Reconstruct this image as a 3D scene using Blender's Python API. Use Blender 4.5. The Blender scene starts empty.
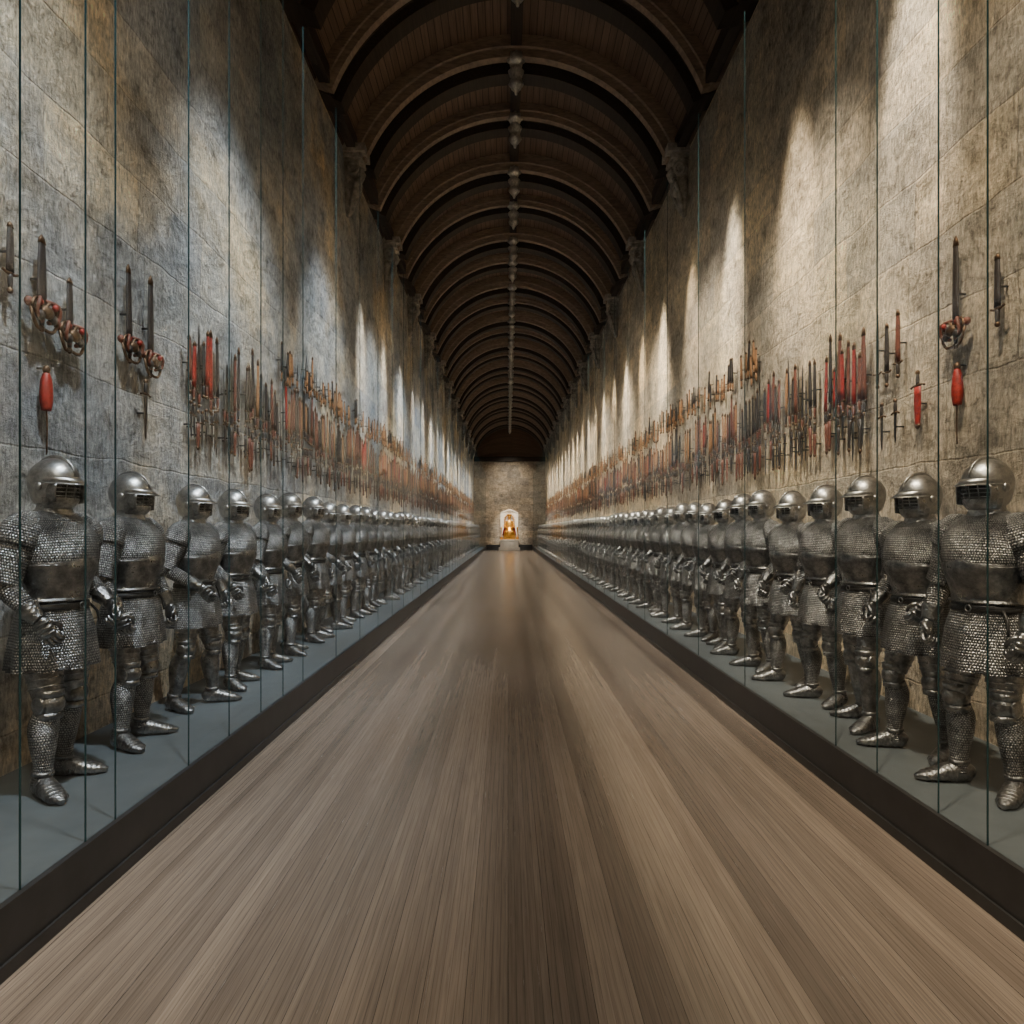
import bpy, math, random
from mathutils import Vector, Matrix
random.seed(7)
sc = bpy.context.scene
F = 700.0
EYE = 1.74
GL, GR = -1.98, 2.22      # glass planes
WL, WR = -3.0, 3.3        # stone wall planes
Y0, Y1 = -3.0, 62.0
PH = 0.28                 # plinth height
ZS = 8.70                 # springing height
XC = (WL+WR)/2
A = (WR-WL)/2

# ------------------------------------------------------------------ materials
class NT:
    def __init__(s, name):
        s.m = bpy.data.materials.new(name); s.m.use_nodes = True
        s.t = s.m.node_tree; s.t.nodes.clear()
        s.out = s.t.nodes.new('ShaderNodeOutputMaterial')
    def n(s, typ, **kw):
        nd = s.t.nodes.new(typ)
        for k, v in kw.items():
            if k.startswith('i_'):
                key = k[2:].replace('_', ' ')
                nd.inputs[key].default_value = v
            else: setattr(nd, k, v)
        return nd
    def l(s, a, b): s.t.links.new(a, b)
    def math(s, op, a, b=None):
        nd = s.t.nodes.new('ShaderNodeMath'); nd.operation = op
        for i, v in enumerate((a, b)):
            if v is None: continue
            if isinstance(v, (int, float)): nd.inputs[i].default_value = v
            else: s.l(v, nd.inputs[i])
        return nd.outputs[0]
    def mix(s, f, a, b, mode='MIX'):
        nd = s.t.nodes.new('ShaderNodeMix'); nd.data_type = 'RGBA'; nd.blend_type = mode
        for i, v in ((0, f), (6, a), (7, b)):
            if isinstance(v, (int, float)): nd.inputs[i].default_value = v
            elif isinstance(v, tuple): nd.inputs[i].default_value = (*v, 1)
            else: s.l(v, nd.inputs[i])
        return nd.outputs[2]
    def ramp(s, f, stops):
        nd = s.t.nodes.new('ShaderNodeValToRGB')
        el = nd.color_ramp.elements
        while len(el) < len(stops): el.new(0.5)
        for e, (p, c) in zip(el, stops):
            e.position = p
            e.color = (*c, 1) if isinstance(c, tuple) else (c, c, c, 1)
        s.l(f, nd.inputs[0]); return nd.outputs[0]
    def noise(s, vec, scale, detail=4, rough=0.55, dist=0.0):
        nd = s.t.nodes.new('ShaderNodeTexNoise')
        nd.inputs['Scale'].default_value = scale; nd.inputs['Detail'].default_value = detail
        nd.inputs['Roughness'].default_value = rough; nd.inputs['Distortion'].default_value = dist
        if vec is not None: s.l(vec, nd.inputs['Vector'])
        return nd.outputs['Fac']
    def mapping(s, vec, scale=(1,1,1), rot=(0,0,0), loc=(0,0,0)):
        nd = s.t.nodes.new('ShaderNodeMapping')
        nd.inputs['Scale'].default_value = scale; nd.inputs['Rotation'].default_value = rot
        nd.inputs['Location'].default_value = loc
        s.l(vec, nd.inputs['Vector']); return nd.outputs[0]
    def bsdf(s, color, rough=0.6, metal=0.0, bump=None, bstr=0.3, bdist=0.02, spec=0.5):
        p = s.t.nodes.new('ShaderNodeBsdfPrincipled')
        if isinstance(color, tuple): p.inputs['Base Color'].default_value = (*color, 1)
        else: s.l(color, p.inputs['Base Color'])
        if isinstance(rough, (int, float)): p.inputs['Roughness'].default_value = rough
        else: s.l(rough, p.inputs['Roughness'])
        p.inputs['Metallic'].default_value = metal
        p.inputs['Specular IOR Level'].default_value = spec
        if bump is not None:
            b = s.t.nodes.new('ShaderNodeBump'); b.inputs['Strength'].default_value = bstr
            b.inputs['Distance'].default_value = bdist
            s.l(bump, b.inputs['Height']); s.l(b.outputs[0], p.inputs['Normal'])
        s.l(p.outputs[0], s.out.inputs[0]); return s.m
    def obj(s): return s.n('ShaderNodeTexCoord').outputs['Object']
    def uv(s): return s.n('ShaderNodeTexCoord').outputs['UV']

def stone(name, c_dark, c_mid, c_light, side=True, blockscale=1.0):
    t = NT(name); o = t.obj()
    sep = t.n('ShaderNodeSeparateXYZ'); t.l(o, sep.inputs[0])
    cmb = t.n('ShaderNodeCombineXYZ')
    t.l(sep.outputs[1 if side else 0], cmb.inputs[0]); t.l(sep.outputs[2], cmb.inputs[1])
    wob = t.noise(o, 1.4, 4)
    wv = t.n('ShaderNodeVectorMath', operation='ADD')
    t.l(cmb.outputs[0], wv.inputs[0])
    cw = t.n('ShaderNodeCombineXYZ'); t.l(t.math('MULTIPLY', wob, 0.14), cw.inputs[0]); t.l(t.math('MULTIPLY', wob, 0.12), cw.inputs[1])
    t.l(cw.outputs[0], wv.inputs[1])
    br = t.n('ShaderNodeTexBrick', i_Scale=1.0)
    br.offset = 0.37; br.squash = 1.4; br.squash_frequency = 3
    br.inputs['Brick Width'].default_value = 1.15*blockscale; br.inputs['Row Height'].default_value = 0.58*blockscale
    br.inputs['Mortar Size'].default_value = 0.011; br.inputs['Mortar Smooth'].default_value = 1.0
    br.inputs['Color1'].default_value = (0.70, 0.72, 0.76, 1); br.inputs['Color2'].default_value = (1.22, 1.14, 1.0, 1)
    br.inputs['Mortar'].default_value = (0.72, 0.68, 0.62, 1)
    t.l(wv.outputs[0], br.inputs['Vector'])
    big = t.noise(o, 0.45, 5, 0.6)
    med = t.noise(t.mapping(o, scale=(1, 1, 1.3)), 2.6, 9, 0.72, 0.3)
    pit = t.noise(o, 10.0, 6, 0.7, 0.2)
    hatch = t.noise(t.mapping(o, scale=(12, 24, 7), rot=(0.5, 0, 0)), 1.7, 5, 0.72, 0.2)
    base = t.ramp(big, [(0.36, c_dark), (0.5, c_mid), (0.62, c_light)])
    base = t.mix(0.85, base, t.ramp(med, [(0.32, 0.34), (0.45, 0.84), (0.55, 1.06), (0.68, 1.4)]), 'MULTIPLY')
    base = t.mix(0.7, base, t.ramp(hatch, [(0.32, 0.35), (0.5, 1.0), (0.66, 1.55)]), 'MULTIPLY')
    base = t.mix(0.6, base, t.ramp(pit, [(0.32, 0.30), (0.45, 1.0), (0.7, 1.2)]), 'MULTIPLY')
    base = t.mix(0.75, base, br.outputs['Color'], 'MULTIPLY')
    h = t.math('ADD', t.math('MULTIPLY', med, 2.8), t.math('MULTIPLY', hatch, 0.5))
    h = t.math('ADD', h, t.math('MULTIPLY', pit, 0.9))
    h = t.math('SUBTRACT', h, t.math('MULTIPLY', br.outputs['Fac'], 0.28))
    return t.bsdf(base, 0.9, bump=h, bstr=1.0, bdist=0.085, spec=0.2)

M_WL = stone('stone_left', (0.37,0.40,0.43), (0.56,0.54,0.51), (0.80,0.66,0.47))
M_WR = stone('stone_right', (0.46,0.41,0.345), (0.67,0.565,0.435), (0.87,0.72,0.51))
M_WE = stone('stone_end', (0.38,0.33,0.27), (0.50,0.43,0.35), (0.62,0.53,0.42), side=False)

def wood_floor():
    t = NT('floor_boards'); o = t.obj()
    v = t.mapping(o, rot=(0, 0, math.radians(90)))
    def strips(h, bw, c1, c2, mort):
        br = t.n('ShaderNodeTexBrick', i_Scale=1.0)
        br.inputs['Brick Width'].default_value = bw; br.inputs['Row Height'].default_value = h
        br.inputs['Mortar Size'].default_value = mort; br.inputs['Mortar Smooth'].default_value = 0.3
        br.inputs['Color1'].default_value = (*c1, 1); br.inputs['Color2'].default_value = (*c2, 1)
        br.inputs['Mortar'].default_value = (0.05, 0.04, 0.033, 1)
        t.l(v, br.inputs['Vector']); return br
    br = strips(0.16, 90.0, (0.130,0.104,0.085), (0.220,0.178,0.144), 0.0012)
    b2 = strips(0.032, 400.0, (0.85,0.85,0.85), (1.15,1.15,1.15), 0.0018)
    b2.inputs['Mortar'].default_value = (0.5,0.5,0.5,1)
    g = t.noise(t.mapping(o, scale=(70, 1.4, 1)), 1.5, 6, 0.65)
    g2 = t.noise(t.mapping(o, scale=(3.2, 0.10, 1)), 1.2, 3, 0.5)
    c = t.mix(0.7, br.outputs['Color'], t.ramp(g, [(0.3, 0.55), (0.5, 1.0), (0.7, 1.35)]), 'MULTIPLY')
    c = t.mix(0.7, c, b2.outputs['Color'], 'MULTIPLY')
    c = t.mix(0.7, c, t.ramp(g2, [(0.35, 0.68), (0.65, 1.3)]), 'MULTIPLY')
    r = t.ramp(g, [(0.3, 0.28), (0.7, 0.18)])
    return t.bsdf(c, r, bump=t.math('SUBTRACT', g, b2.outputs['Fac']), bstr=0.06, bdist=0.003, spec=1.0)
M_FLOOR = wood_floor()

def timber(name, c1, c2, plank=False, axis=(30, 1.2, 30)):
    t = NT(name); o = t.obj()
    g = t.noise(t.mapping(o, scale=axis), 1.0, 6, 0.65)
    c = t.ramp(g, [(0.3, c1), (0.7, c2)])
    h = g
    if plank:
        u = t.uv()
        br = t.n('ShaderNodeTexBrick', i_Scale=1.0)
        br.inputs['Brick Width'].default_value = 4.0; br.inputs['Row Height'].default_value = 0.13
        br.inputs['Mortar Size'].default_value = 0.007
        br.inputs['Color1'].default_value = (0.8, 0.8, 0.8, 1); br.inputs['Color2'].default_value = (1.15, 1.1, 1.05, 1)
        br.inputs['Mortar'].default_value = (0.25, 0.22, 0.2, 1)
        t.l(u, br.inputs['Vector'])
        c = t.mix(1.0, c, br.outputs['Color'], 'MULTIPLY')
        h = t.math('SUBTRACT', g, br.outputs['Fac'])
    return t.bsdf(c, 0.6, bump=h, bstr=0.4, bdist=0.01, spec=0.3)
M_BOARD = timber('vault_boards', (0.092,0.062,0.045), (0.185,0.128,0.095), plank=True)
M_RIB = timber('oak_rib', (0.15,0.11,0.083), (0.31,0.235,0.18), axis=(6, 6, 25))
M_DARKT = timber('dark_timber', (0.016,0.012,0.010), (0.04,0.029,0.022))

def simple(name, col, rough=0.5, metal=0.0, nscale=20, var=0.25, b=0.15, spec=0.5):
    t = NT(name); o = t.obj()
    n = t.noise(o, nscale, 5, 0.6)
    c = t.ramp(n, [(0.3, tuple(x*(1-var) for x in col)), (0.7, tuple(min(1, x*(1+var)) for x in col))])
    return t.bsdf(c, rough, metal, bump=n, bstr=b, bdist=0.01, spec=spec)
M_PLINTH = simple('dark_bronze_plinth', (0.020,0.020,0.021), 0.45, 0.0, 6, 0.3, 0.05)
M_PLAT = simple('slate_platform', (0.085,0.10,0.108), 0.45, 0.0, 5, 0.12, 0.05)
M_CARVED = simple('carved_stone', (0.30,0.27,0.235), 0.85, 0, 9, 0.5, 0.8)
M_BOSS = simple('boss_gilt_silver', (0.60,0.58,0.54), 0.40, 0.5, 20, 0.4, 0.5)
M_MARBLE = simple('white_marble', (0.80,0.74,0.66), 0.5, 0, 4, 0.12, 0.1)
M_GOLD = simple('gilded', (0.85,0.42,0.09), 0.35, 0.85, 12, 0.25, 0.3)
M_REDL = simple('red_leather', (0.27,0.018,0.011), 0.5, 0, 30, 0.5, 0.2)
M_RUST = simple('rust_leather', (0.14,0.042,0.023), 0.55, 0, 30, 0.5, 0.2)
M_ORNL = simple('tan_leather', (0.32,0.155,0.065), 0.55, 0, 30, 0.35, 0.2)
M_DKL = simple('dark_leather', (0.030,0.023,0.020), 0.5, 0, 30, 0.35, 0.2)
M_BLADE = simple('blade_steel', (0.13,0.125,0.12), 0.38, 1.0, 15, 0.3, 0.1)
M_BRASS = simple('old_brass', (0.13,0.078,0.046), 0.45, 0.8, 30, 0.5, 0.3)
M_SEAM = simple('glass_edge', (0.02,0.05,0.055), 0.2, 0, 3, 0.1, 0.0)

def plate():
    t = NT('plate_steel'); o = t.obj()
    n = t.noise(o, 14, 6, 0.65); n2 = t.noise(o, 90, 3, 0.6)
    vo = t.n('ShaderNodeTexVoronoi', i_Scale=55.0); t.l(o, vo.inputs['Vector'])
    c = t.ramp(n, [(0.3, (0.09,0.09,0.095)), (0.5, (0.25,0.25,0.25)), (0.7, (0.46,0.45,0.43))])
    r = t.ramp(n, [(0.3, 0.44), (0.7, 0.25)])
    h = t.math('ADD', n, t.math('MULTIPLY', n2, 0.35)); h = t.math('ADD', h, t.math('MULTIPLY', vo.outputs['Distance'], 0.35))
    return t.bsdf(c, r, 1.0, bump=h, bstr=0.5, bdist=0.013)
M_PLATE = plate()
def helm():
    t = NT('helmet_steel'); o = t.obj()
    n = t.noise(o, 16, 6, 0.65)
    c = t.ramp(n, [(0.3, (0.22,0.22,0.22)), (0.7, (0.52,0.51,0.49))])
    return t.bsdf(c, 0.35, 1.0, bump=n, bstr=0.3, bdist=0.01)
M_HELM = helm()
def mail():
    t = NT('chain_mail'); u = t.uv(); o = t.obj()
    sep = t.n('ShaderNodeSeparateXYZ'); t.l(u, sep.inputs[0])
    P = 0.0155
    vrow = t.math('DIVIDE', sep.outputs[1], P)
    rowid = t.math('FLOOR', vrow)
    off = t.math('MULTIPLY', t.math('MODULO', rowid, 2.0), 0.5)
    wob = t.math('MULTIPLY', t.noise(o, 45, 2, 0.5), 1.4)
    uu = t.math('ADD', t.math('ADD', t.math('DIVIDE', sep.outputs[0], P), off), wob)
    fu = t.math('SUBTRACT', t.math('FRACT', uu), 0.5)
    fv = t.math('SUBTRACT', t.math('FRACT', vrow), 0.5)
    d = t.math('SQRT', t.math('ADD', t.math('MULTIPLY', fu, fu), t.math('MULTIPLY', fv, fv)))
    dome = t.math('SUBTRACT', 1.0, t.math('MULTIPLY', d, 1.7))
    n = t.noise(o, 60, 3, 0.6); big = t.noise(o, 7, 4, 0.65)
    h = t.math('ADD', dome, t.math('MULTIPLY', n, 1.0))
    c = t.ramp(t.math('MULTIPLY', h, 0.6), [(0.15, (0.025,0.025,0.027)), (0.45, (0.15,0.15,0.153)), (0.85, (0.47,0.46,0.44))])  # dark low stops paint cavity shade into the gaps of the mail
    c = t.mix(0.85, c, t.ramp(big, [(0.3, 0.35), (0.7, 1.55)]), 'MULTIPLY')
    return t.bsdf(c, 0.36, 0.88, bump=h, bstr=1.0, bdist=0.006)
M_MAIL = mail()
M_VOID = simple('void_shade', (0.018,0.018,0.02), 0.5, 0.4, 20, 0.3, 0.1)  # near-black colour standing in for shade inside helmet opening and skirt
M_BELT = simple('belt_leather', (0.03,0.028,0.027), 0.5, 0, 40, 0.3, 0.2)

def glass():
    t = NT('thin_glass')
    tr = t.n('ShaderNodeBsdfTransparent'); tr.inputs[0].default_value = (0.95,0.97,0.975,1)
    gl = t.n('ShaderNodeBsdfGlossy'); gl.inputs['Roughness'].default_value = 0.05
    gl.inputs['Color'].default_value = (0.9,0.95,1,1)
    lw = t.n('ShaderNodeLayerWeight'); lw.inputs['Blend'].default_value = 0.5
    f = t.math('POWER', lw.outputs['Facing'], 5)
    f = t.math('MULTIPLY', f, 0.25); f = t.math('ADD', f, 0.04)
    mx = t.n('ShaderNodeMixShader'); t.l(f, mx.inputs[0]); t.l(tr.outputs[0], mx.inputs[1]); t.l(gl.outputs[0], mx.inputs[2])
    t.l(mx.outputs[0], t.out.inputs[0]); return t.m
M_GLASS = glass()

# ------------------------------------------------------------------ mesh builder
def cr(p, res):
    if len(p) < 3 or res <= 1: return [tuple(q) for q in p]
    out = []
    n = len(p)
    for i in range(n-1):
        p0 = p[max(i-1, 0)]; p1 = p[i]; p2 = p[i+1]; p3 = p[min(i+2, n-1)]
        for s in range(res):
            t = s/res
            out.append(tuple(0.5*((2*b)+(-a+c)*t+(2*a-5*b+4*c-d)*t*t+(-a+3*b-3*c+d)*t**3) for a, b, c, d in zip(p0, p1, p2, p3)))
    out.append(tuple(p[-1])); return out

class MB:
    def __init__(s): s.v=[]; s.f=[]; s.mi=[]; s.uv=[]; s.sm=[]; s.mats=[]; s.M=lambda p: p
    def mat(s, m):
        if m not in s.mats: s.mats.append(m)
        return s.mats.index(m)
    def face(s, idx, m, uv=None, smooth=True):
        s.f.append(idx); s.mi.append(s.mat(m)); s.uv.append(uv or [(0,0)]*len(idx)); s.sm.append(smooth)
    def grid(s, rings, m, wrap=True, cap0=True, cap1=True, skip=None, smooth=True, circ=None):
        base = len(s.v); n = len(rings[0])
        for r in rings:
            for p in r: s.v.append(tuple(s.M(Vector(p))))
        if circ is None:
            circ = max(sum((Vector(r[(j+1) % n])-Vector(r[j])).length for j in range(n if wrap else n-1)) for r in rings)
        vv = [0.0]
        for i in range(1, len(rings)):
            vv.append(vv[-1]+max((Vector(rings[i][j])-Vector(rings[i-1][j])).length for j in range(0, n, max(1, n//4))))
        for i in range(len(rings)-1):
            for j in range(n if wrap else n-1):
                if skip and skip(i, j): continue
                k = (j+1) % n
                u0 = j/n*circ; u1 = (j+1)/n*circ
                s.face([base+i*n+j, base+i*n+k, base+(i+1)*n+k, base+(i+1)*n+j], m,
                       [(u0, vv[i]), (u1, vv[i]), (u1, vv[i+1]), (u0, vv[i+1])], smooth)
        if wrap and cap0: s.face([base+j for j in range(n)][::-1], m, None, False)
        if wrap and cap1: s.face([base+(len(rings)-1)*n+j for j in range(n)], m, None, False)
    def loft(s, rows, m, n=16, res=3, ref=(0,1,0), cap=(True, True), e=2.0, mod=None, smooth=True):
        q = cr(rows, res); P = [Vector(r[:3]) for r in q]; ref = Vector(ref); rings = []
        for i, r in enumerate(q):
            T = (P[min(i+1, len(P)-1)]-P[max(i-1, 0)])
            T = T.normalized() if T.length > 1e-9 else Vector((0,0,1))
            S = ref.cross(T)
            if S.length < 1e-4: S = Vector((1,0,0)).cross(T)
            S.normalize(); B = T.cross(S); ring = []
            for j in range(n):
                th = 2*math.pi*j/n; c, d = math.cos(th), math.sin(th)
                if e != 2.0:
                    c = math.copysign(abs(c)**(2/e), c); d = math.copysign(abs(d)**(2/e), d)
                k = mod(i/(len(q)-1), th) if mod else 1.0
                ring.append(P[i]+S*(max(r[3], 1e-4)*c*k)+B*(max(r[4], 1e-4)*d*k))
            rings.append(ring)
        s.grid(rings, m, True, cap[0], cap[1], smooth=smooth)
    def ell(s, c, r, m, n=14, k=8, skip=None):
        rings = []
        for i in range(k+1):
            ph = -math.pi/2+math.pi*i/k
            rr = max(math.cos(ph), 1e-3)
            rings.append([Vector((c[0]+r[0]*rr*math.cos(2*math.pi*j/n), c[1]+r[1]*rr*math.sin(2*math.pi*j/n), c[2]+r[2]*math.sin(ph))) for j in range(n)])
        s.grid(rings, m, True, False, False, skip)
    def box(s, c, d, m):
        b = len(s.v)
        for x in (-1, 1):
            for y in (-1, 1):
                for z in (-1, 1): s.v.append(tuple(s.M(Vector((c[0]+x*d[0]/2, c[1]+y*d[1]/2, c[2]+z*d[2]/2)))))
        for q in ((0,1,3,2), (4,6,7,5), (0,4,5,1), (2,3,7,6), (0,2,6,4), (1,5,7,3)):
            s.face([b+i for i in q], m, [(0,0), (d[1],0), (d[1],d[2]), (0,d[2])], False)
    def tube(s, pts, r, m, n=6, res=2, ref=(0,1,0), closed=False):
        s.loft([(*p, r, r) for p in pts], m, n, res, ref)
    def ring(s, c, R, r, m, n=14, k=6, ay=1.0, plane='xy'):
        rings = []
        for i in range(n+1):
            th = 2*math.pi*i/n; row = []
            for j in range(k):
                ph = 2*math.pi*j/k; q = (R+r*math.cos(ph))
                a, b2, w = q*math.cos(th), q*math.sin(th)*ay, r*math.sin(ph)
                if plane == 'xy': p = (c[0]+a, c[1]+b2, c[2]+w)
                elif plane == 'xz': p = (c[0]+a, c[1]+w, c[2]+b2)
                else: p = (c[0]+w, c[1]+a, c[2]+b2)
                row.append(Vector(p))
            rings.append(row)
        s.grid(rings, m, True, False, False)
    def mesh(s, name):
        me = bpy.data.meshes.new(name); me.from_pydata(s.v, [], s.f)
        for m in s.mats: me.materials.append(m)
        me.polygons.foreach_set('material_index', s.mi); me.polygons.foreach_set('use_smooth', s.sm)
        uvl = me.uv_layers.new(name='UVMap'); flat = []
        for u in s.uv:
            for a in u: flat += [a[0], a[1]]
        uvl.data.foreach_set('uv', flat); me.update(); me.validate(); return me
    def obj(s, name, loc=(0,0,0)):
        o = bpy.data.objects.new(name, s.mesh(name)); o.location = loc
        sc.collection.objects.link(o); return o

# ------------------------------------------------------------------ room shell
def slab(name, c, d, m):
    b = MB(); b.box(c, d, m); return b.obj(name)
LEN = Y1-Y0; YM = (Y0+Y1)/2
slab('floor', (XC, YM, -0.1), (A*2+0.8, LEN+0.8, 0.2), M_FLOOR)
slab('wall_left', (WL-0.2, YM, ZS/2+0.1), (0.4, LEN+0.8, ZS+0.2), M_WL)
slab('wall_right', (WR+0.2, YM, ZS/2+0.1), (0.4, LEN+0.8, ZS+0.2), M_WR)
slab('wall_back', (XC, Y1+0.2, 5.6), (A*2+0.8, 0.4, 11.2), M_WE)
slab('wall_front', (XC, Y0-0.2, 5.6), (A*2+0.8, 0.4, 11.2), M_WE)
slab('baseboard_back', (0.12, Y1-0.04, 0.22), (GR-GL-0.1, 0.08, 0.44), M_PLINTH)
RISE = 2.15
RV = (A*A+RISE*RISE)/(2*RISE); ZC = ZS+RISE-RV; PHI = math.asin(A/RV)
def arc(t, dr=0.0):
    a = -PHI+2*PHI*t
    return XC+(RV+dr)*math.sin(a), ZC+(RV+dr)*math.cos(a)
b = MB(); s = 0
for yy in (Y0-0.2, Y1+0.2):
    for j in range(41):
        x, z = arc(-0.01+1.02*j/40); b.v.append((x, yy, z))
for j in range(40):
    dl = 2*PHI*RV/40
    b.face([j, j+1, 41+j+1, 41+j], M_BOARD, [(0, s), (0, s+dl), (LEN, s+dl), (LEN, s)])
    s += dl
b.obj('ceiling')
b = MB()
for t_ in (0.5,):
    x, z = arc(t_, -0.10)
    b.box((x, YM, z), (0.2, LEN, 0.22), M_DARKT)
for t_ in (0.02, 0.98):
    x, z = arc(t_, -0.10)
    b.box((x, YM, z), (0.16, LEN, 0.26), M_DARKT)
b.obj('ceiling_beam')

def rib(b, y, w, depth, mat):
    prof = [(-w/2, 0), (-w/2, -depth*0.55), (-w*0.40, -depth*0.62), (-w*0.34, -depth), (w*0.34, -depth), (w*0.40, -depth*0.62), (w/2, -depth*0.55), (w/2, 0)]
    rings = []
    N = 44
    for i in range(N+1):
        ring = []
        for (dy, dr) in prof:
            x, z = arc(i/N, dr)
            ring.append(Vector((x, y+dy, z)))
        rings.append(ring)
    b.grid(rings, mat, True, True, True, smooth=False)
corb_y = []
y = 0.8
k = 0
while y < Y1-0.5:
    b = MB()
    main = (k % 2 == 0)
    rib(b, y, 0.24 if main else 0.20, 0.38 if main else 0.28, M_RIB)
    rib(b, y+0.40, 0.50, 0.50 if main else 0.36, M_DARKT)
    b.obj('timber_arch_rib')
    if main: corb_y.append(y)
    bb = MB(); zz = ZS+RISE-(0.46 if main else 0.34); q = 1.1
    bb.loft([(XC, y, zz+0.16, 0.11*q, 0.11*q), (XC, y, zz+0.02, 0.13*q, 0.13*q), (XC, y, zz-0.05, 0.06, 0.06), (XC, y, zz-0.14, 0.12*q, 0.12*q), (XC, y, zz-0.28, 0.08*q, 0.08*q), (XC, y, zz-0.40, 0.11*q, 0.11*q), (XC, y, zz-0.52, 0.04, 0.04), (XC, y, zz-0.58, 0.02, 0.02)], M_BOSS, 16, 3, mod=lambda t, th: 1+0.16*math.cos(8*th))
    bb.obj('carved_ceiling_boss')
    y += 2.03; k += 1

def corbel(side, y):
    b = MB(); q = 1.18
    if side < 0: b.M = lambda p: Vector((WL+p.x*q*0.85, y+p.y*q, ZS+0.05+p.z*q))
    else: b.M = lambda p: Vector((WR-p.x*q*0.85, y+p.y*q, ZS+0.05+p.z*q))
    b.box((0.20, 0, -0.05), (0.40, 0.50, 0.12), M_CARVED)
    b.box((0.16, 0, -0.15), (0.32, 0.42, 0.08), M_CARVED)
    b.loft([(0.09,0,-0.19,0.22,0.20), (0.10,0,-0.30,0.20,0.19), (0.08,0,-0.42,0.13,0.14), (0.08,0,-0.52,0.17,0.17), (0.06,0,-0.68,0.12,0.13), (0.05,0,-0.82,0.10,0.12), (0.04,0,-0.94,0.08,0.08), (0.03,0,-1.02,0.03,0.03)],
           M_CARVED, 18, 4, ref=(0,1,0), mod=lambda t, th: 1+0.13*math.cos(8*th))
    b.ell((0.25, 0, -0.36), (0.10, 0.10, 0.13), M_CARVED)
    b.ell((0.335, 0, -0.37), (0.03, 0.025, 0.035), M_CARVED)
    b.ell((0.18, 0, -0.62), (0.07, 0.08, 0.10), M_CARVED)
    for sy in (-1, 1):
        b.ring((0.17, 0.17*sy, -0.34), 0.08, 0.035, M_CARVED, plane='xz')
        b.tube([(0.24, 0.05*sy, -0.45), (0.22, 0.15*sy, -0.58), (0.14, 0.11*sy, -0.78), (0.07, 0.03*sy, -0.96)], 0.04, M_CARVED)
    b.obj('carved_stone_corbel')
for y in corb_y:
    if y < 11 and y > 6: continue
    corbel(-1, y); corbel(1, y)
b = MB(); N = 24
ring1 = []
for i in range(N+1):
    x, z = arc(i/N, -0.02); ring1.append(Vector((x, Y1-0.12, z)))
ring0 = [Vector((p.x, Y1-0.12, 8.0)) for p in ring1]
b.grid([ring0, ring1], M_BOARD, wrap=False, smooth=False)
b.box((XC, Y1-0.2, 8.0), (A*2, 0.3, 0.4), M_DARKT)
b.obj('timber_tympanum')

# ------------------------------------------------------------------ cases
def case(side):
    g = GL if side < 0 else GR; w = WL if side < 0 else WR
    b = MB()
    cx = (g+w)/2; wd = abs(g-w)
    b.box((cx, YM, PH/2-0.02), (wd-0.02, LEN, PH-0.04), M_PLINTH)
    b.box((cx, YM, PH-0.02), (wd, LEN, 0.04), M_PLAT)
    b.box((g-side*0.012, YM, PH/2), (0.03, LEN, PH), M_PLINTH)
    b.box((g-side*0.03, YM, 0.03), (0.02, LEN, 0.06), M_PLINTH)
    b.obj('display_plinth')
    if side < 0:
        seams = [2.2, 2.84, 3.28, 3.53, 4.34, 4.97, 5.61, 6.16, 6.76]; st = 1.3
    else:
        seams = [2.5, 3.24, 3.61, 4.21, 4.74, 6.56]; st = 1.6
    while seams[-1]+st < Y1: seams.append(seams[-1]+st)
    seams = [Y0+0.1, -1.0, 0.5]+seams+[Y1-0.05]
    TOP = 6.6
    b = MB()
    for a, c in zip(seams[:-1], seams[1:]):
        i0 = len(b.v)
        for (yy, zz) in ((a+0.003, PH), (c-0.003, PH), (c-0.003, TOP), (a+0.003, TOP)): b.v.append((g, yy, zz))
        b.face([i0, i0+1, i0+2, i0+3], M_GLASS, None, False)
    for q in seams:
        b.box((g, q, (PH+TOP)/2), (0.007, 0.005, TOP-PH), M_SEAM)
    b.obj('glass_display_partition')
case(-1); case(1)

# ------------------------------------------------------------------ suits of armour
def hand(b, W, d, nrm, sgn):
    d = d.normalized(); nrm = (nrm-d*nrm.dot(d)).normalized(); l = d.cross(nrm)*sgn
    def P(a, c, e): return tuple(W+d*a+nrm*c+l*e)
    b.loft([(*P(-0.01,0,0),0.032,0.024), (*P(0.03,0,0),0.043,0.024), (*P(0.075,0.004,0),0.048,0.022), (*P(0.10,0.006,0),0.044,0.018)], M_PLATE, 12, 2, ref=tuple(nrm))
    for i in range(4):
        e = (i-1.5)*0.0235; L = (0.92, 1.06, 1.0, 0.8)[i]
        b.loft([(*P(0.088,0.004,e),0.0125,0.0125), (*P(0.088+0.038*L,0.012,e),0.0125,0.0125), (*P(0.088+0.052*L,0.040*L,e),0.0115,0.0115), (*P(0.088+0.030*L,0.062*L,e*0.95),0.010,0.010), (*P(0.088+0.012*L,0.060*L,e*0.95),0.008,0.008)], M_PLATE, 7, 2, ref=tuple(l))
    b.loft([(*P(0.02,0.004,0.034),0.015,0.015), (*P(0.045,0.022,0.055),0.014,0.014), (*P(0.072,0.042,0.050),0.012,0.012), (*P(0.092,0.052,0.036),0.009,0.009)], M_PLATE, 7, 2, ref=tuple(d))
    for a in (0.015, 0.045, 0.075):
        b.loft([(*P(a,-0.006,0),0.046,0.024), (*P(a+0.018,-0.006,0),0.049,0.026)], M_PLATE, 12, 1, ref=tuple(nrm))

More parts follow.
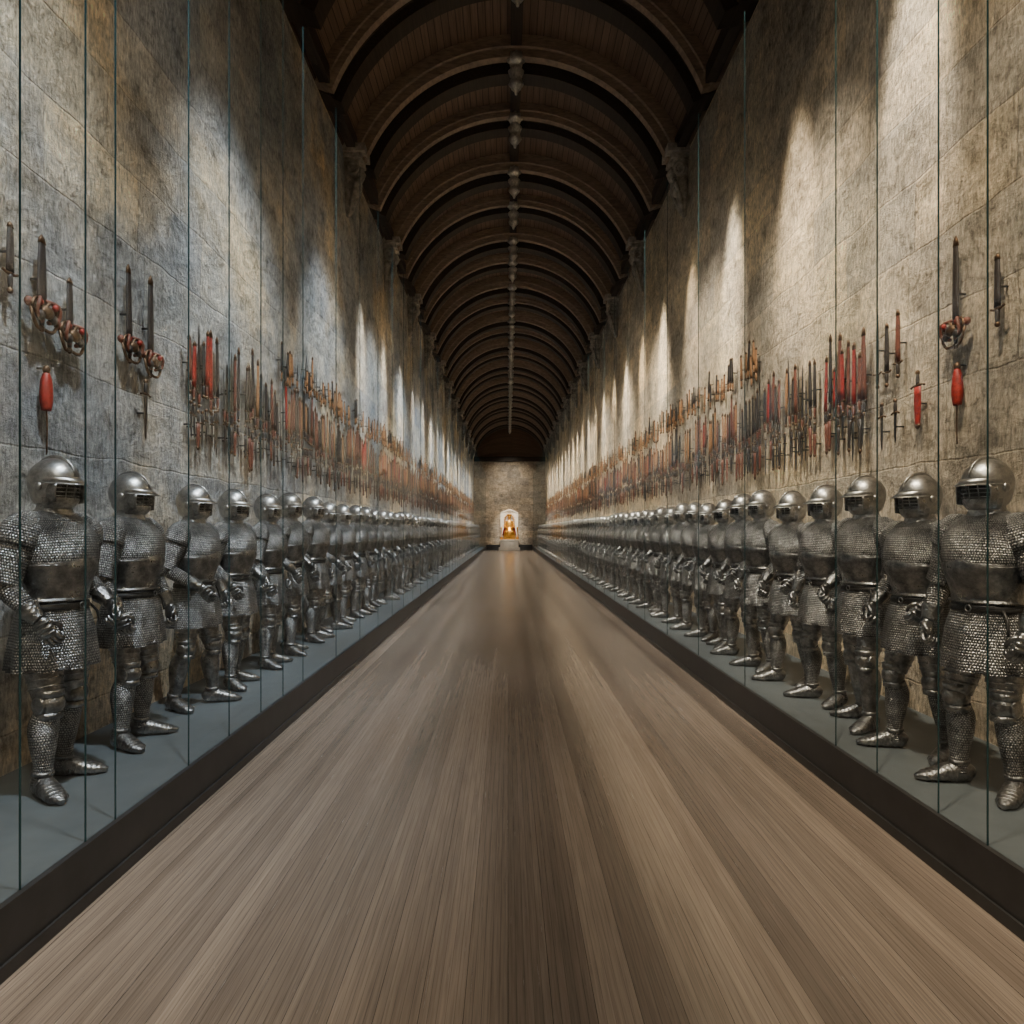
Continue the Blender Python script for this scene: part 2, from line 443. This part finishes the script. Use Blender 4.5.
def armour(var):
    b = MB()
    fold = lambda t, th: 1+0.06*max(0, (t-0.62))/0.38*math.cos(9*th+var)+0.004*math.cos(23*th)
    # mail hauberk: torso + flaring skirt
    b.loft([(0,0.01,1.585,0.080,0.080), (0,0.012,1.555,0.125,0.100), (0,0.012,1.52,0.188,0.125), (0,0.008,1.46,0.228,0.158), (0,-0.006,1.38,0.230,0.188),
            (0,-0.012,1.30,0.220,0.192), (0,-0.008,1.18,0.192,0.160), (0,0,1.09,0.178,0.140), (0,0.002,1.02,0.192,0.150), (0,0.004,0.92,0.222,0.178), (0,0.006,0.80,0.240,0.196), (0,0.008,0.69,0.252,0.208)],
           M_MAIL, 40, 4, cap=(True, False), mod=fold)
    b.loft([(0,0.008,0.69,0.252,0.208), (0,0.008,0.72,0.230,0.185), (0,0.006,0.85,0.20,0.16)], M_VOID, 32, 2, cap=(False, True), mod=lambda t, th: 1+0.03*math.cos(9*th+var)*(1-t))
    # plackart (belly plate) with central keel, mail above it
    keel = lambda t, th: 1+0.05*math.exp(-((((th-1.5*math.pi))/0.22)**2))
    b.loft([(0,-0.012,1.275,0.200,0.165), (0,-0.014,1.268,0.219,0.193), (0,-0.012,1.22,0.207,0.180), (0,-0.006,1.14,0.188,0.155), (0,-0.002,1.09,0.184,0.146), (0,-0.002,1.07,0.192,0.154)], M_PLATE, 36, 3, mod=keel)
    for z, a, c in ((1.268,0.219,0.192), (1.070,0.190,0.154)):
        b.ring((0,-0.010,z), a, 0.005, M_PLATE, 30, 6, ay=c/a)
    # belt and buckle
    b.loft([(0,0,1.055,0.182,0.146), (0,0,1.05,0.190,0.152), (0,0.0,1.020,0.198,0.157), (0,0,1.015,0.19,0.15)], M_BELT, 30, 1)
    b.ring((0.02,-0.162,1.035), 0.018, 0.004, M_PLATE, 10, 5, plane='xz')
    b.tube([(0.16,-0.08,1.03), (0.20,-0.10,0.98), (0.21,-0.11,0.90)], 0.008, M_BELT)
    # gorget
    b.loft([(0,0.012,1.525,0.150,0.118), (0,0.010,1.54,0.128,0.108), (0,0.006,1.565,0.100,0.096), (0,0.004,1.60,0.088,0.088), (0,0.004,1.615,0.092,0.092)], M_PLATE, 28, 3)
    b.ring((0,0.012,1.527), 0.150, 0.005, M_PLATE, 28, 6, ay=0.8)
    # helmet
    hz = 1.735
    HX, HY, HZ = 0.120, 0.143, 0.138
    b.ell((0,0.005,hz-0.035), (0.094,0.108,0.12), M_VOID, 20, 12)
    n, k = 40, 24; rings = []
    for i in range(k+1):
        ph = math.radians(-60)+math.radians(150)*i/k
        rr = max(math.cos(ph), 1e-3); zz = math.sin(ph)
        fl = 1.0+(0.24*max(0, (-zz-0.45))/0.45)
        row = []
        for j in range(n):
            th = 2*math.pi*j/n
            x = HX*rr*math.cos(th)*fl; yy = HY*rr*math.sin(th)*fl
            z = hz+(HZ if zz > 0 else 0.155)*zz
            row.append(Vector((x, yy+0.008, z)))
        rings.append(row)
    def opening(i, j):
        ph = -60+150*(i+0.5)/k; th = (360*(j+0.5)/n-270+540) % 360-180
        return abs(th) < 62 and -60 < ph < 3
    b.grid(rings, M_HELM, True, False, False, skip=opening)
    pts = []
    for i in range(13):
        a = math.radians(12+150*i/12)
        pts.append((0, 0.008-HY*math.cos(a), hz+HZ*math.sin(a)+0.004, 0.005, (0.013,0.007,0.010)[var]*math.sin(a)+0.003))
    b.loft(pts, M_HELM, 8, 1, ref=(0,0,1), cap=(True, True))
    def pk(a, off=0.0):
        c, s_ = math.cos(a), math.sin(a)
        p = 0.060*max(0, -s_)**2
        return c, s_, p
    r0 = []; r1 = []; r2 = []; rim = []
    for j in range(21):
        c, s_, p = pk(math.radians(195+150*j/20))
        r0.append(Vector((HX*c, 0.008+HY*s_, hz+0.022)))
        r1.append(Vector(((HX+0.010)*c, 0.008+(HY+0.006+p)*s_, hz-0.006+0.012*s_)))
        r2.append(Vector(((HX-0.004)*c, 0.008+(HY-0.004)*s_, hz-0.004)))
        rim.append((r1[-1].x, r1[-1].y, r1[-1].z))
    b.grid([r0, r1, r2], M_HELM, wrap=False)
    b.tube(rim, 0.004, M_HELM, 6, 1, ref=(0,0,1))
    for z in (hz-0.035, hz-0.058, hz-0.081):
        b.tube([(0.112*math.cos(math.radians(208+124*j/8)), 0.128*math.sin(math.radians(208+124*j/8)), z) for j in range(9)], 0.003, M_PLATE, 6, 2, ref=(0,0,1))
    for dx in (-0.045, 0, 0.045):
        b.tube([(dx,-0.140+abs(dx)*0.3,hz+0.0), (dx,-0.130+abs(dx)*0.3,hz-0.05), (dx,-0.124+abs(dx)*0.3,hz-0.10)], 0.003, M_PLATE, 6, 2)
    r = []
    for z, a, c in ((1.585,0.092,0.100), (1.605,0.104,0.120), (1.63,0.112,0.133), (1.645,0.112,0.130)):
        r.append([Vector((a*math.cos(math.radians(190+160*j/20)), 0.006+c*math.sin(math.radians(190+160*j/20)), z)) for j in range(21)])
    b.grid(r, M_PLATE, wrap=False)
    for sx in (-1, 1):
        b.ell((0.118*sx, 0.0, hz-0.03), (0.012,0.026,0.026), M_HELM, 10, 6)
        b.loft([(0.100*sx,-0.075,hz-0.01,0.006,0.035), (0.104*sx,-0.070,hz-0.06,0.006,0.034), (0.098*sx,-0.075,hz-0.12,0.006,0.030)], M_PLATE, 10, 2, ref=(0,1,0))
    # arms
    arms = {0: ((0.285,0.07,1.17), (0.235,-0.155,1.03), (-0.29,0.05,1.17), (-0.255,-0.14,0.985)),
            1: ((0.295,0.05,1.16), (0.280,-0.11,0.955), (-0.295,0.08,1.18), (-0.215,-0.17,1.03)),
            2: ((0.30,0.03,1.16), (0.295,-0.09,0.93), (-0.305,0.02,1.16), (-0.29,-0.10,0.935))}[var]
    for sx, E, W in ((1, arms[0], arms[1]), (-1, arms[2], arms[3])):
        E = Vector(E); W = Vector(W); S = Vector((0.212*sx, 0.01, 1.445))
        m1 = S.lerp(E, 0.45); fd = (W-E).normalized(); ud = (E-S).normalized()
        b.loft([(0.12*sx,0.01,1.475,0.075,0.065), (0.180*sx,0.01,1.475,0.095,0.085), (*S,0.100,0.092), (*m1,0.090,0.088), (*S.lerp(E,0.8),0.082,0.080), (*(E-ud*0.002),0.086,0.084)], M_MAIL, 24, 4, mod=lambda t, th: 1+0.025*math.cos(5*th+9*t))
        b.loft([(*(S-ud*0.085+Vector((0,0,0.005))),0.035,0.035), (*(S-ud*0.065),0.085,0.080), (*(S-ud*0.01),0.111,0.103), (*(S+ud*0.07),0.106,0.100)], M_MAIL, 24, 3)
        b.ell(tuple(E), (0.058,0.062,0.062), M_PLATE, 16, 10)
        L = (W-E).length
        b.loft([(*(E+fd*0.02),0.052,0.052), (*(E+fd*0.08),0.057,0.056), (*(E+fd*(L*0.6)),0.050,0.049), (*(W-fd*0.005),0.038,0.036)], M_MAIL, 18, 3)
        b.loft([(*(W-fd*0.085),0.062,0.058), (*(W-fd*0.078),0.060,0.056), (*(W-fd*0.03),0.047,0.043), (*(W+fd*0.01),0.038,0.034)], M_PLATE, 18, 3)
        hd = (fd+Vector((-0.15*sx, -0.1, -0.75))).normalized()
        hand(b, W+fd*0.012, hd, Vector((-1.0*sx, 0.15, 0.0)), -sx)
    # legs
    st = {0: (0.05,-0.07), 1: (-0.08,0.05), 2: (0.0,-0.04)}[var]
    for sx, dy in ((1, st[0]), (-1, st[1])):
        H = Vector((0.105*sx, 0.0, 0.86)); K = Vector((0.130*sx, -0.03+dy*0.7, 0.505)); An = Vector((0.150*sx, 0.03+dy*1.3, 0.105))
        b.loft([(*H,0.108,0.112), (*H.lerp(K,0.35),0.101,0.104), (*H.lerp(K,0.7),0.084,0.086), (*K.lerp(H,0.06),0.068,0.070)], M_PLATE, 22, 3)
        for q, rr in ((0.50,0.098), (0.62,0.092), (0.74,0.086)):
            b.loft([(*H.lerp(K,q),rr,rr+0.003), (*H.lerp(K,q+0.03),rr-0.001,rr+0.002)], M_PLATE, 22, 1)
        b.ell(tuple(K+Vector((0,-0.012,0.0))), (0.070,0.076,0.072), M_PLATE, 18, 12)
        for dz, rr in ((0.062,0.074), (-0.062,0.068)):
            b.loft([(K.x,K.y-0.006,K.z+dz+0.018,rr,rr+0.002), (K.x,K.y-0.006,K.z+dz-0.018,rr-0.002,rr)], M_PLATE, 20, 1)
        b.ell(tuple(K+Vector((0.066*sx,0.0,0))), (0.014,0.045,0.05), M_PLATE, 12, 8)
        b.loft([(*K.lerp(An,0.12),0.062,0.064), (*(K.lerp(An,0.32)+Vector((0,0.018,0))),0.071,0.078), (*(K.lerp(An,0.55)+Vector((0,0.012,0))),0.064,0.070), (*K.lerp(An,0.82),0.048,0.052), (*An,0.046,0.052), (An.x,An.y,0.06,0.052,0.06)], M_MAIL if var != 1 else M_PLATE, 22, 4)
        b.loft([(*K.lerp(An,0.92),0.053,0.058), (*K.lerp(An,0.97),0.054,0.060)], M_PLATE, 20, 1)
        sp = math.radians(24)*sx; fx, fy = math.sin(sp), -math.cos(sp)
        def Q(d, z): return (An.x+fx*d, An.y+fy*d, z)
        b.loft([(*Q(-0.075,0.045),0.022,0.028), (*Q(-0.055,0.052),0.041,0.050), (*Q(0.0,0.062),0.050,0.061), (*Q(0.07,0.052),0.053,0.051), (*Q(0.14,0.038),0.055,0.037), (*Q(0.20,0.028),0.044,0.026), (*Q(0.245,0.018),0.014,0.014)],
               M_PLATE, 18, 4, ref=(0,0,1), e=2.3)
        for i in range(7):
            d = 0.03+i*0.026; h = 0.060-0.0048*i*1.0; a = 0.0545+0.002*math.sin(i/6*math.pi)-0.0006*i
            b.loft([(*Q(d,h-0.002),a,h-0.0005), (*Q(d+0.010,h-0.004),a+0.0015,h-0.003)], M_PLATE, 18, 1, ref=(0,0,1), e=2.3)
    return b.mesh('armour_figure_%d' % var)
AM = [armour(v) for v in range(3)]

def put_armour(x, y, yaw, v, s=1.0):
    o = bpy.data.objects.new('suit_of_armor', AM[v]); sc.collection.objects.link(o)
    o.location = (x, y, PH+0.001); o.rotation_euler = (0, 0, math.radians(yaw)); o.scale = (s, s, s)
ly = [4.0,4.83,5.80,6.59,7.53,8.33,9.28]
while ly[-1]+0.85 < Y1-1.5: ly.append(ly[-1]+0.85)
ry = [3.93,4.58,5.27,5.95,6.65,7.35,8.03,8.7]
while ry[-1]+0.70 < Y1-1.5: ry.append(ry[-1]+0.70)
for i, y in enumerate(ly):
    put_armour(-2.58+random.uniform(-.02,.02), y, 84+random.uniform(-7,7), [0,2,1,0,2][i % 5], random.uniform(0.975,1.01))
for i, y in enumerate(ry):
    put_armour(2.68+random.uniform(-.02,.02), y, -78+random.uniform(-6,6), [2,0,1,2,0][i % 5], random.uniform(0.965,1.0))

# ------------------------------------------------------------------ weapons on the walls
def wallM(side, y, z, ang=0.0, flip=False, sc_=1.0):
    ca, sa = math.cos(ang), math.sin(ang)
    def f(p):
        a, w, c = p.x*sc_, p.y, p.z*sc_
        if flip: c = -c
        a, c = a*ca-c*sa, a*sa+c*ca
        return Vector(((WL+w) if side < 0 else (WR-w), y+a, z+c))
    return f
def pin(b, z): b.loft([(0,0.0,z,0.008,0.008), (0,0.07,z,0.008,0.008)], M_BLADE, 6, 1, ref=(0,0,1))
def sword(b, L=0.6, w=0.022, ornate=False, grip=None, sheath=None, guard=1.0):
    grip = grip or M_DKL; o = 0.07
    pin(b, 0.04+L*0.3)
    if sheath:
        b.loft([(0,o,0.012,w*1.25,0.013), (0,o,L*0.5,w*1.15,0.012), (0,o,L*0.92,w*0.8,0.010), (0,o,L,w*0.2,0.004)], sheath, 8, 2)
        b.loft([(0,o,L*0.90,w*0.95,0.014), (0,o,L*0.97,w*0.75,0.012), (0,o,L*1.02,w*0.2,0.004)], M_BRASS, 8, 1)
    else:
        b.loft([(0,o,0,w,0.006), (0,o,L*0.6,w*0.85,0.005), (0,o,L*0.9,w*0.55,0.004), (0,o,L,0.001,0.001)], M_BLADE, 4, 1, smooth=False)
    g = 0.075+0.04*min(1, L); q = guard
    b.loft([((-0.01-w*2)*q,o,0.010,0.009,0.009), (-w*1.4*q,o,0.0,0.007,0.008), (0,o,0,0.013,0.014), (w*1.4*q,o,0,0.007,0.008), ((0.01+w*2)*q,o,0.010,0.009,0.009)], M_BRASS, 6, 2, ref=(0,0,1))
    b.loft([(0,o,-0.005,0.014,0.013), (0,o,-g*0.5,0.017,0.015), (0,o,-g,0.012,0.011)], grip, 8, 2)
    b.ell((0,o,-g-0.012), (0.019,0.017,0.020), M_BRASS, 8, 6)
    if ornate:
        for s_ in (-1, 1):
            b.tube([(0.085*s_,o,0.0), (0.10*s_,o+0.02,-0.05), (0.06*s_,o+0.02,-0.11), (0.0,o,-g-0.01)], 0.010, M_BRASS, 6, 3)
            b.tube([(0.02*s_,o,0.05), (0.075*s_,o+0.05,0.03), (0.085*s_,o+0.04,-0.04), (0.02*s_,o+0.02,-0.07)], 0.011, M_RUST, 6, 3)
            b.ring((0.055*s_, o+0.02, 0.0), 0.042, 0.010, M_BRASS, 12, 5, plane='xz')
            b.ell((0.10*s_, o, 0.01), (0.026,0.024,0.026), M_RUST, 8, 6)
            b.ell((0.05*s_, o+0.03, -0.045), (0.030,0.024,0.028), M_DKL, 8, 6)
            b.ell((0.06*s_, o+0.04, 0.02), (0.018,0.018,0.018), M_REDL, 8, 6)
        b.ell((0, o+0.035, -0.02), (0.05,0.025,0.035), M_BRASS, 10, 6)
def tassel(b, L=0.22):
    o = 0.06; pin(b, 0.03)
    b.ell((0,o,0.02), (0.025,0.022,0.03), M_BRASS, 8, 6)
    b.loft([(0,o,0.0,0.018,0.016), (0,o,-L*0.25,0.036,0.028), (0,o,-L*0.7,0.042,0.030), (0,o,-L,0.028,0.022)], M_REDL, 14, 3, mod=lambda t, th: 1+0.15*math.cos(7*th))
    b.tube([(0,o,-L), (0.006,o,-L-0.12), (0,o,-L-0.28)], 0.005, M_BRASS)

def item(kind, side, y, z, ang=0, flip=False, name=None, sz=1.0, **kw):
    b = MB(); b.M = wallM(side, y, z, ang, flip, sz)
    if kind == 'sword': sword(b, **kw)
    else: tassel(b, **kw)
    b.obj(name or ('wall_mounted_'+kind))
item('sword', -1, 4.40, 3.13, L=0.38, w=0.032, ornate=True, sheath=M_DKL, name='ornate_sword', sz=1.2)
item('sword', -1, 4.68, 3.06, L=0.30, w=0.026, ornate=True, sheath=M_DKL, name='ornate_sword', sz=1.2)
item('sword', -1, 4.12, 3.25, L=0.30, w=0.026, sheath=M_DKL, name='sheathed_dagger')
item('tassel', -1, 4.46, 2.74, L=0.24, name='red_tassel')
item('sword', -1, 5.42, 3.18, L=0.50, w=0.028, ornate=True, sheath=M_DKL, name='ornate_sword', ang=0.03, sz=1.2)
item('sword', -1, 5.74, 3.14, L=0.56, w=0.034, ornate=True, sheath=M_DKL, name='ornate_sword', sz=1.2)
item('sword', -1, 5.66, 2.84, L=0.38, w=0.032, flip=True, name='dagger')
item('sword', 1, 5.05, 3.20, L=0.54, w=0.026, ornate=True, sheath=M_DKL, name='ornate_sword', sz=1.2)
item('tassel', 1, 5.05, 2.90, L=0.26, name='red_tassel')
item('sword', 1, 4.62, 3.20, L=0.36, w=0.026, sheath=M_DKL, name='sheathed_dagger')
item('sword', 1, 5.52, 2.88, L=0.34, w=0.040, sheath=M_REDL, flip=True, name='sheathed_dagger')
item('sword', 1, 5.80, 3.12, L=0.44, w=0.026, sheath=M_RUST, name='sheathed_dagger')
item('sword', 1, 5.97, 3.08, L=0.42, w=0.026, sheath=M_DKL, name='sheathed_dagger')
item('sword', 1, 6.12, 3.10, L=0.56, w=0.028, name='dagger')
item('sword', 1, 5.84, 2.72, L=0.26, w=0.024, flip=True, name='dagger')
item('sword', 1, 6.05, 2.72, L=0.30, w=0.024, flip=True, name='dagger')

def collection(side, ys, ye):
    b = MB(); y = ys
    while y < ye:
        n = random.randint(5, 9); red = random.random() < 0.34
        palette = [M_REDL, M_RUST, M_RUST, M_DKL, None] if red else [None, M_DKL, None, M_DKL, M_ORNL, M_RUST]
        if y > 9: palette = palette+[M_ORNL, M_ORNL, M_RUST]
        ztop = 3.02+random.uniform(-0.10, 0.12)
        for i in range(n):
            sh = random.choice(palette)
            L = random.uniform(0.40, 0.70)
            b.M = wallM(side, y, ztop+random.uniform(-0.06, 0.06), random.uniform(-0.06, 0.06), False)
            sword(b, L, random.uniform(0.022, 0.034), False, random.choice([M_RUST, M_DKL, M_DKL, M_RUST]), sh, 0.6)
            b.M = wallM(side, y+random.uniform(-.03, .03), 2.80+random.uniform(-.05, .05), random.uniform(-0.05, 0.05), True)
            if random.random() < 0.94:
                sword(b, random.uniform(0.22, 0.40), 0.026, False, M_DKL, random.choice([None, None, M_DKL, M_RUST]), 0.6)
            if y > 9 and random.random() < 0.6:
                b.M = wallM(side, y+0.05, 3.82+random.uniform(-.08, .12), random.uniform(-0.12, 0.12), False)
                sword(b, random.uniform(0.2, 0.40), 0.030, False, M_ORNL, random.choice([M_ORNL, M_ORNL, None, M_DKL]), 0.6)
            y += random.uniform(0.075, 0.12)
        y += random.uniform(0.03, 0.14)
    b.obj('wall_mounted_sword_collection')
collection(-1, 6.45, Y1-2)
collection(1, 6.35, Y1-2)

# ------------------------------------------------------------------ shrine at the far end
b = MB(); X, Y = 0.12, Y1-0.75
SS = 0.8
b.M = lambda p: Vector((X+(p.x-X)*SS, Y+(p.y-Y), p.z*0.92))
b.box((X,Y,0.12), (2.3,1.2,0.24), M_MARBLE); b.box((X,Y,0.55), (2.0,1.0,0.66), M_MARBLE); b.box((X,Y,0.93), (2.15,1.1,0.12), M_MARBLE)
# pale backing slab the figure stands against
b.box((X,Y+0.42,2.25), (1.95,0.12,2.5), M_MARBLE)
b.loft([(X-0.97,Y+0.34,3.5,0.05,0.05), (X-0.6,Y+0.34,3.62,0.06,0.06), (X,Y+0.34,3.8,0.07,0.07), (X+0.6,Y+0.34,3.62,0.06,0.06), (X+0.97,Y+0.34,3.5,0.05,0.05)], M_MARBLE, 10, 3, ref=(0,1,0))
for sx in (-1, 1):
    b.box((X+sx*0.86,Y+0.1,1.1), (0.26,0.4,0.22), M_GOLD)
    b.loft([(X+sx*0.86,Y+0.1,1.2,0.05,0.05), (X+sx*0.86,Y+0.1,1.5,0.03,0.03), (X+sx*0.86,Y+0.1,1.9,0.04,0.04), (X+sx*0.86,Y+0.1,2.0,0.09,0.09)], M_GOLD, 16, 2)
    b.ell((X+sx*0.86,Y+0.1,2.08), (0.09,0.09,0.12), M_GOLD)
oM = b.M
b.M = lambda p: oM(Vector((X+(p.x-X)*1.4, p.y, 1.0+(p.z-1.0)*1.25)))
b.box((X,Y,1.15), (0.9,0.6,0.32), M_GOLD)
b.loft([(X,Y-0.06,1.28,0.46,0.34), (X,Y-0.10,1.55,0.40,0.32), (X,Y-0.02,1.85,0.27,0.22), (X,Y,2.15,0.30,0.20), (X,Y,2.36,0.27,0.16), (X,Y,2.46,0.09,0.08), (X,Y,2.54,0.07,0.07)], M_GOLD, 24, 3, mod=lambda t, th: 1+0.05*(1-t)*math.cos(11*th))
b.loft([(X,Y+0.10,1.3,0.56,0.24), (X,Y+0.09,1.9,0.44,0.19), (X,Y+0.07,2.3,0.40,0.14), (X,Y+0.06,2.42,0.16,0.08)], M_REDL, 20, 2)
for sx in (-1, 1):
    b.loft([(X+sx*0.26,Y,2.30,0.09,0.09), (X+sx*0.38,Y-0.06,2.0,0.08,0.08), (X+sx*0.22,Y-0.30,1.86,0.055,0.055), (X+sx*0.12,Y-0.36,1.88,0.045,0.04)], M_GOLD, 12, 3)
    b.ell((X+sx*0.2,Y-0.30,1.55), (0.15,0.18,0.14), M_GOLD)
b.ell((X,Y-0.01,2.68), (0.115,0.13,0.16), M_GOLD, 16, 10)
b.ell((X,Y-0.14,2.66), (0.02,0.03,0.03), M_GOLD, 8, 6)
b.loft([(X,Y,2.76,0.13,0.14), (X,Y,2.86,0.15,0.16), (X,Y,2.93,0.17,0.17)], M_GOLD, 20, 1, mod=lambda t, th: 1+0.08*t*math.cos(5*th))
b.ring((X,Y+0.16,2.5), 0.36, 0.05, M_GOLD, 24, 6, plane='xz')
for i in range(16):
    a = 2*math.pi*i/16
    b.loft([(X+0.38*math.cos(a),Y+0.16,2.5+0.38*math.sin(a),0.035,0.02), (X+0.52*math.cos(a),Y+0.16,2.5+0.52*math.sin(a),0.004,0.004)], M_GOLD, 6, 1)
b.obj('gilded_shrine_statue')

# ------------------------------------------------------------------ lights
def spot(name, loc, target, power, angle, blend, col, rad=0.06):
    d = bpy.data.lights.new(name, 'SPOT'); d.energy = power; d.spot_size = math.radians(angle); d.spot_blend = blend
    d.color = col; d.shadow_soft_size = rad
    o = bpy.data.objects.new(name, d); sc.collection.objects.link(o); o.location = loc
    o.rotation_euler = (Vector(target)-Vector(loc)).to_track_quat('-Z', 'Y').to_euler()
WARM = (1.0, 0.82, 0.58); NEU = (1.0, 0.90, 0.74); COOL = (0.84, 0.93, 1.0)
y = 5.6; i = 0
while y < 60:
    spot('wall_washer_spot', (WR-1.15, y, 8.5), (WR, y+0.1, 5.2), 3600 if i % 2 == 0 else 2600, 22, 1.0, WARM if i % 2 else NEU, 0.1)
    y += 2.3; i += 1
y = 14.2
while y < 60:
    spot('wall_washer_spot', (WL+1.15, y, 8.5), (WL, y+0.1, 5.0), 3200, 20, 1.0, NEU, 0.1)
    y += 2.6
y = -1.5
while y < 58:
    spot('case_spot', (-0.6, y, 8.3), (-3.0, y+1.6, 2.1), 3000 if y < 2 else 2600, 56, 1.0, WARM if y < 2 else COOL, 0.12)
    spot('case_spot', (0.9, y, 8.3), (3.3, y+1.6, 2.1), 3000, 56, 1.0, WARM if y < 4 else NEU, 0.12)
    y += 4.0
y = -2
while y < 58:
    spot('hall_fill_spot', (XC, y, 8.9), (XC, y+3.0, 0), 600, 130, 1.0, NEU, 0.2)  # added ambient fill, tilted away so the lamp itself stays unseen
    y += 6.1
spot('shrine_spot', (0.12, 56.5, 7.5), (0.12, 61.4, 2.2), 3600, 26, 0.8, NEU)
spot('end_wall_fill_spot', (0.12, 58.0, 8.6), (0.12, 62, 5.0), 900, 75, 1.0, NEU)  # extra lamp added to brighten the end wall

w = bpy.data.worlds.new('world'); sc.world = w; w.use_nodes = True
w.node_tree.nodes['Background'].inputs[0].default_value = (0.5, 0.55, 0.6, 1)
w.node_tree.nodes['Background'].inputs[1].default_value = 0.2

# ------------------------------------------------------------------ camera
cd = bpy.data.cameras.new('camera'); cam = bpy.data.objects.new('camera', cd); sc.collection.objects.link(cam)
cam.location = (0, 0, EYE); cam.rotation_euler = (math.radians(90), 0, 0)
cd.sensor_width = 36; cd.lens = F/1024*36; cd.shift_x = 4/1024; cd.shift_y = 18/1024
cd.clip_start = 0.05; cd.clip_end = 200
sc.camera = cam
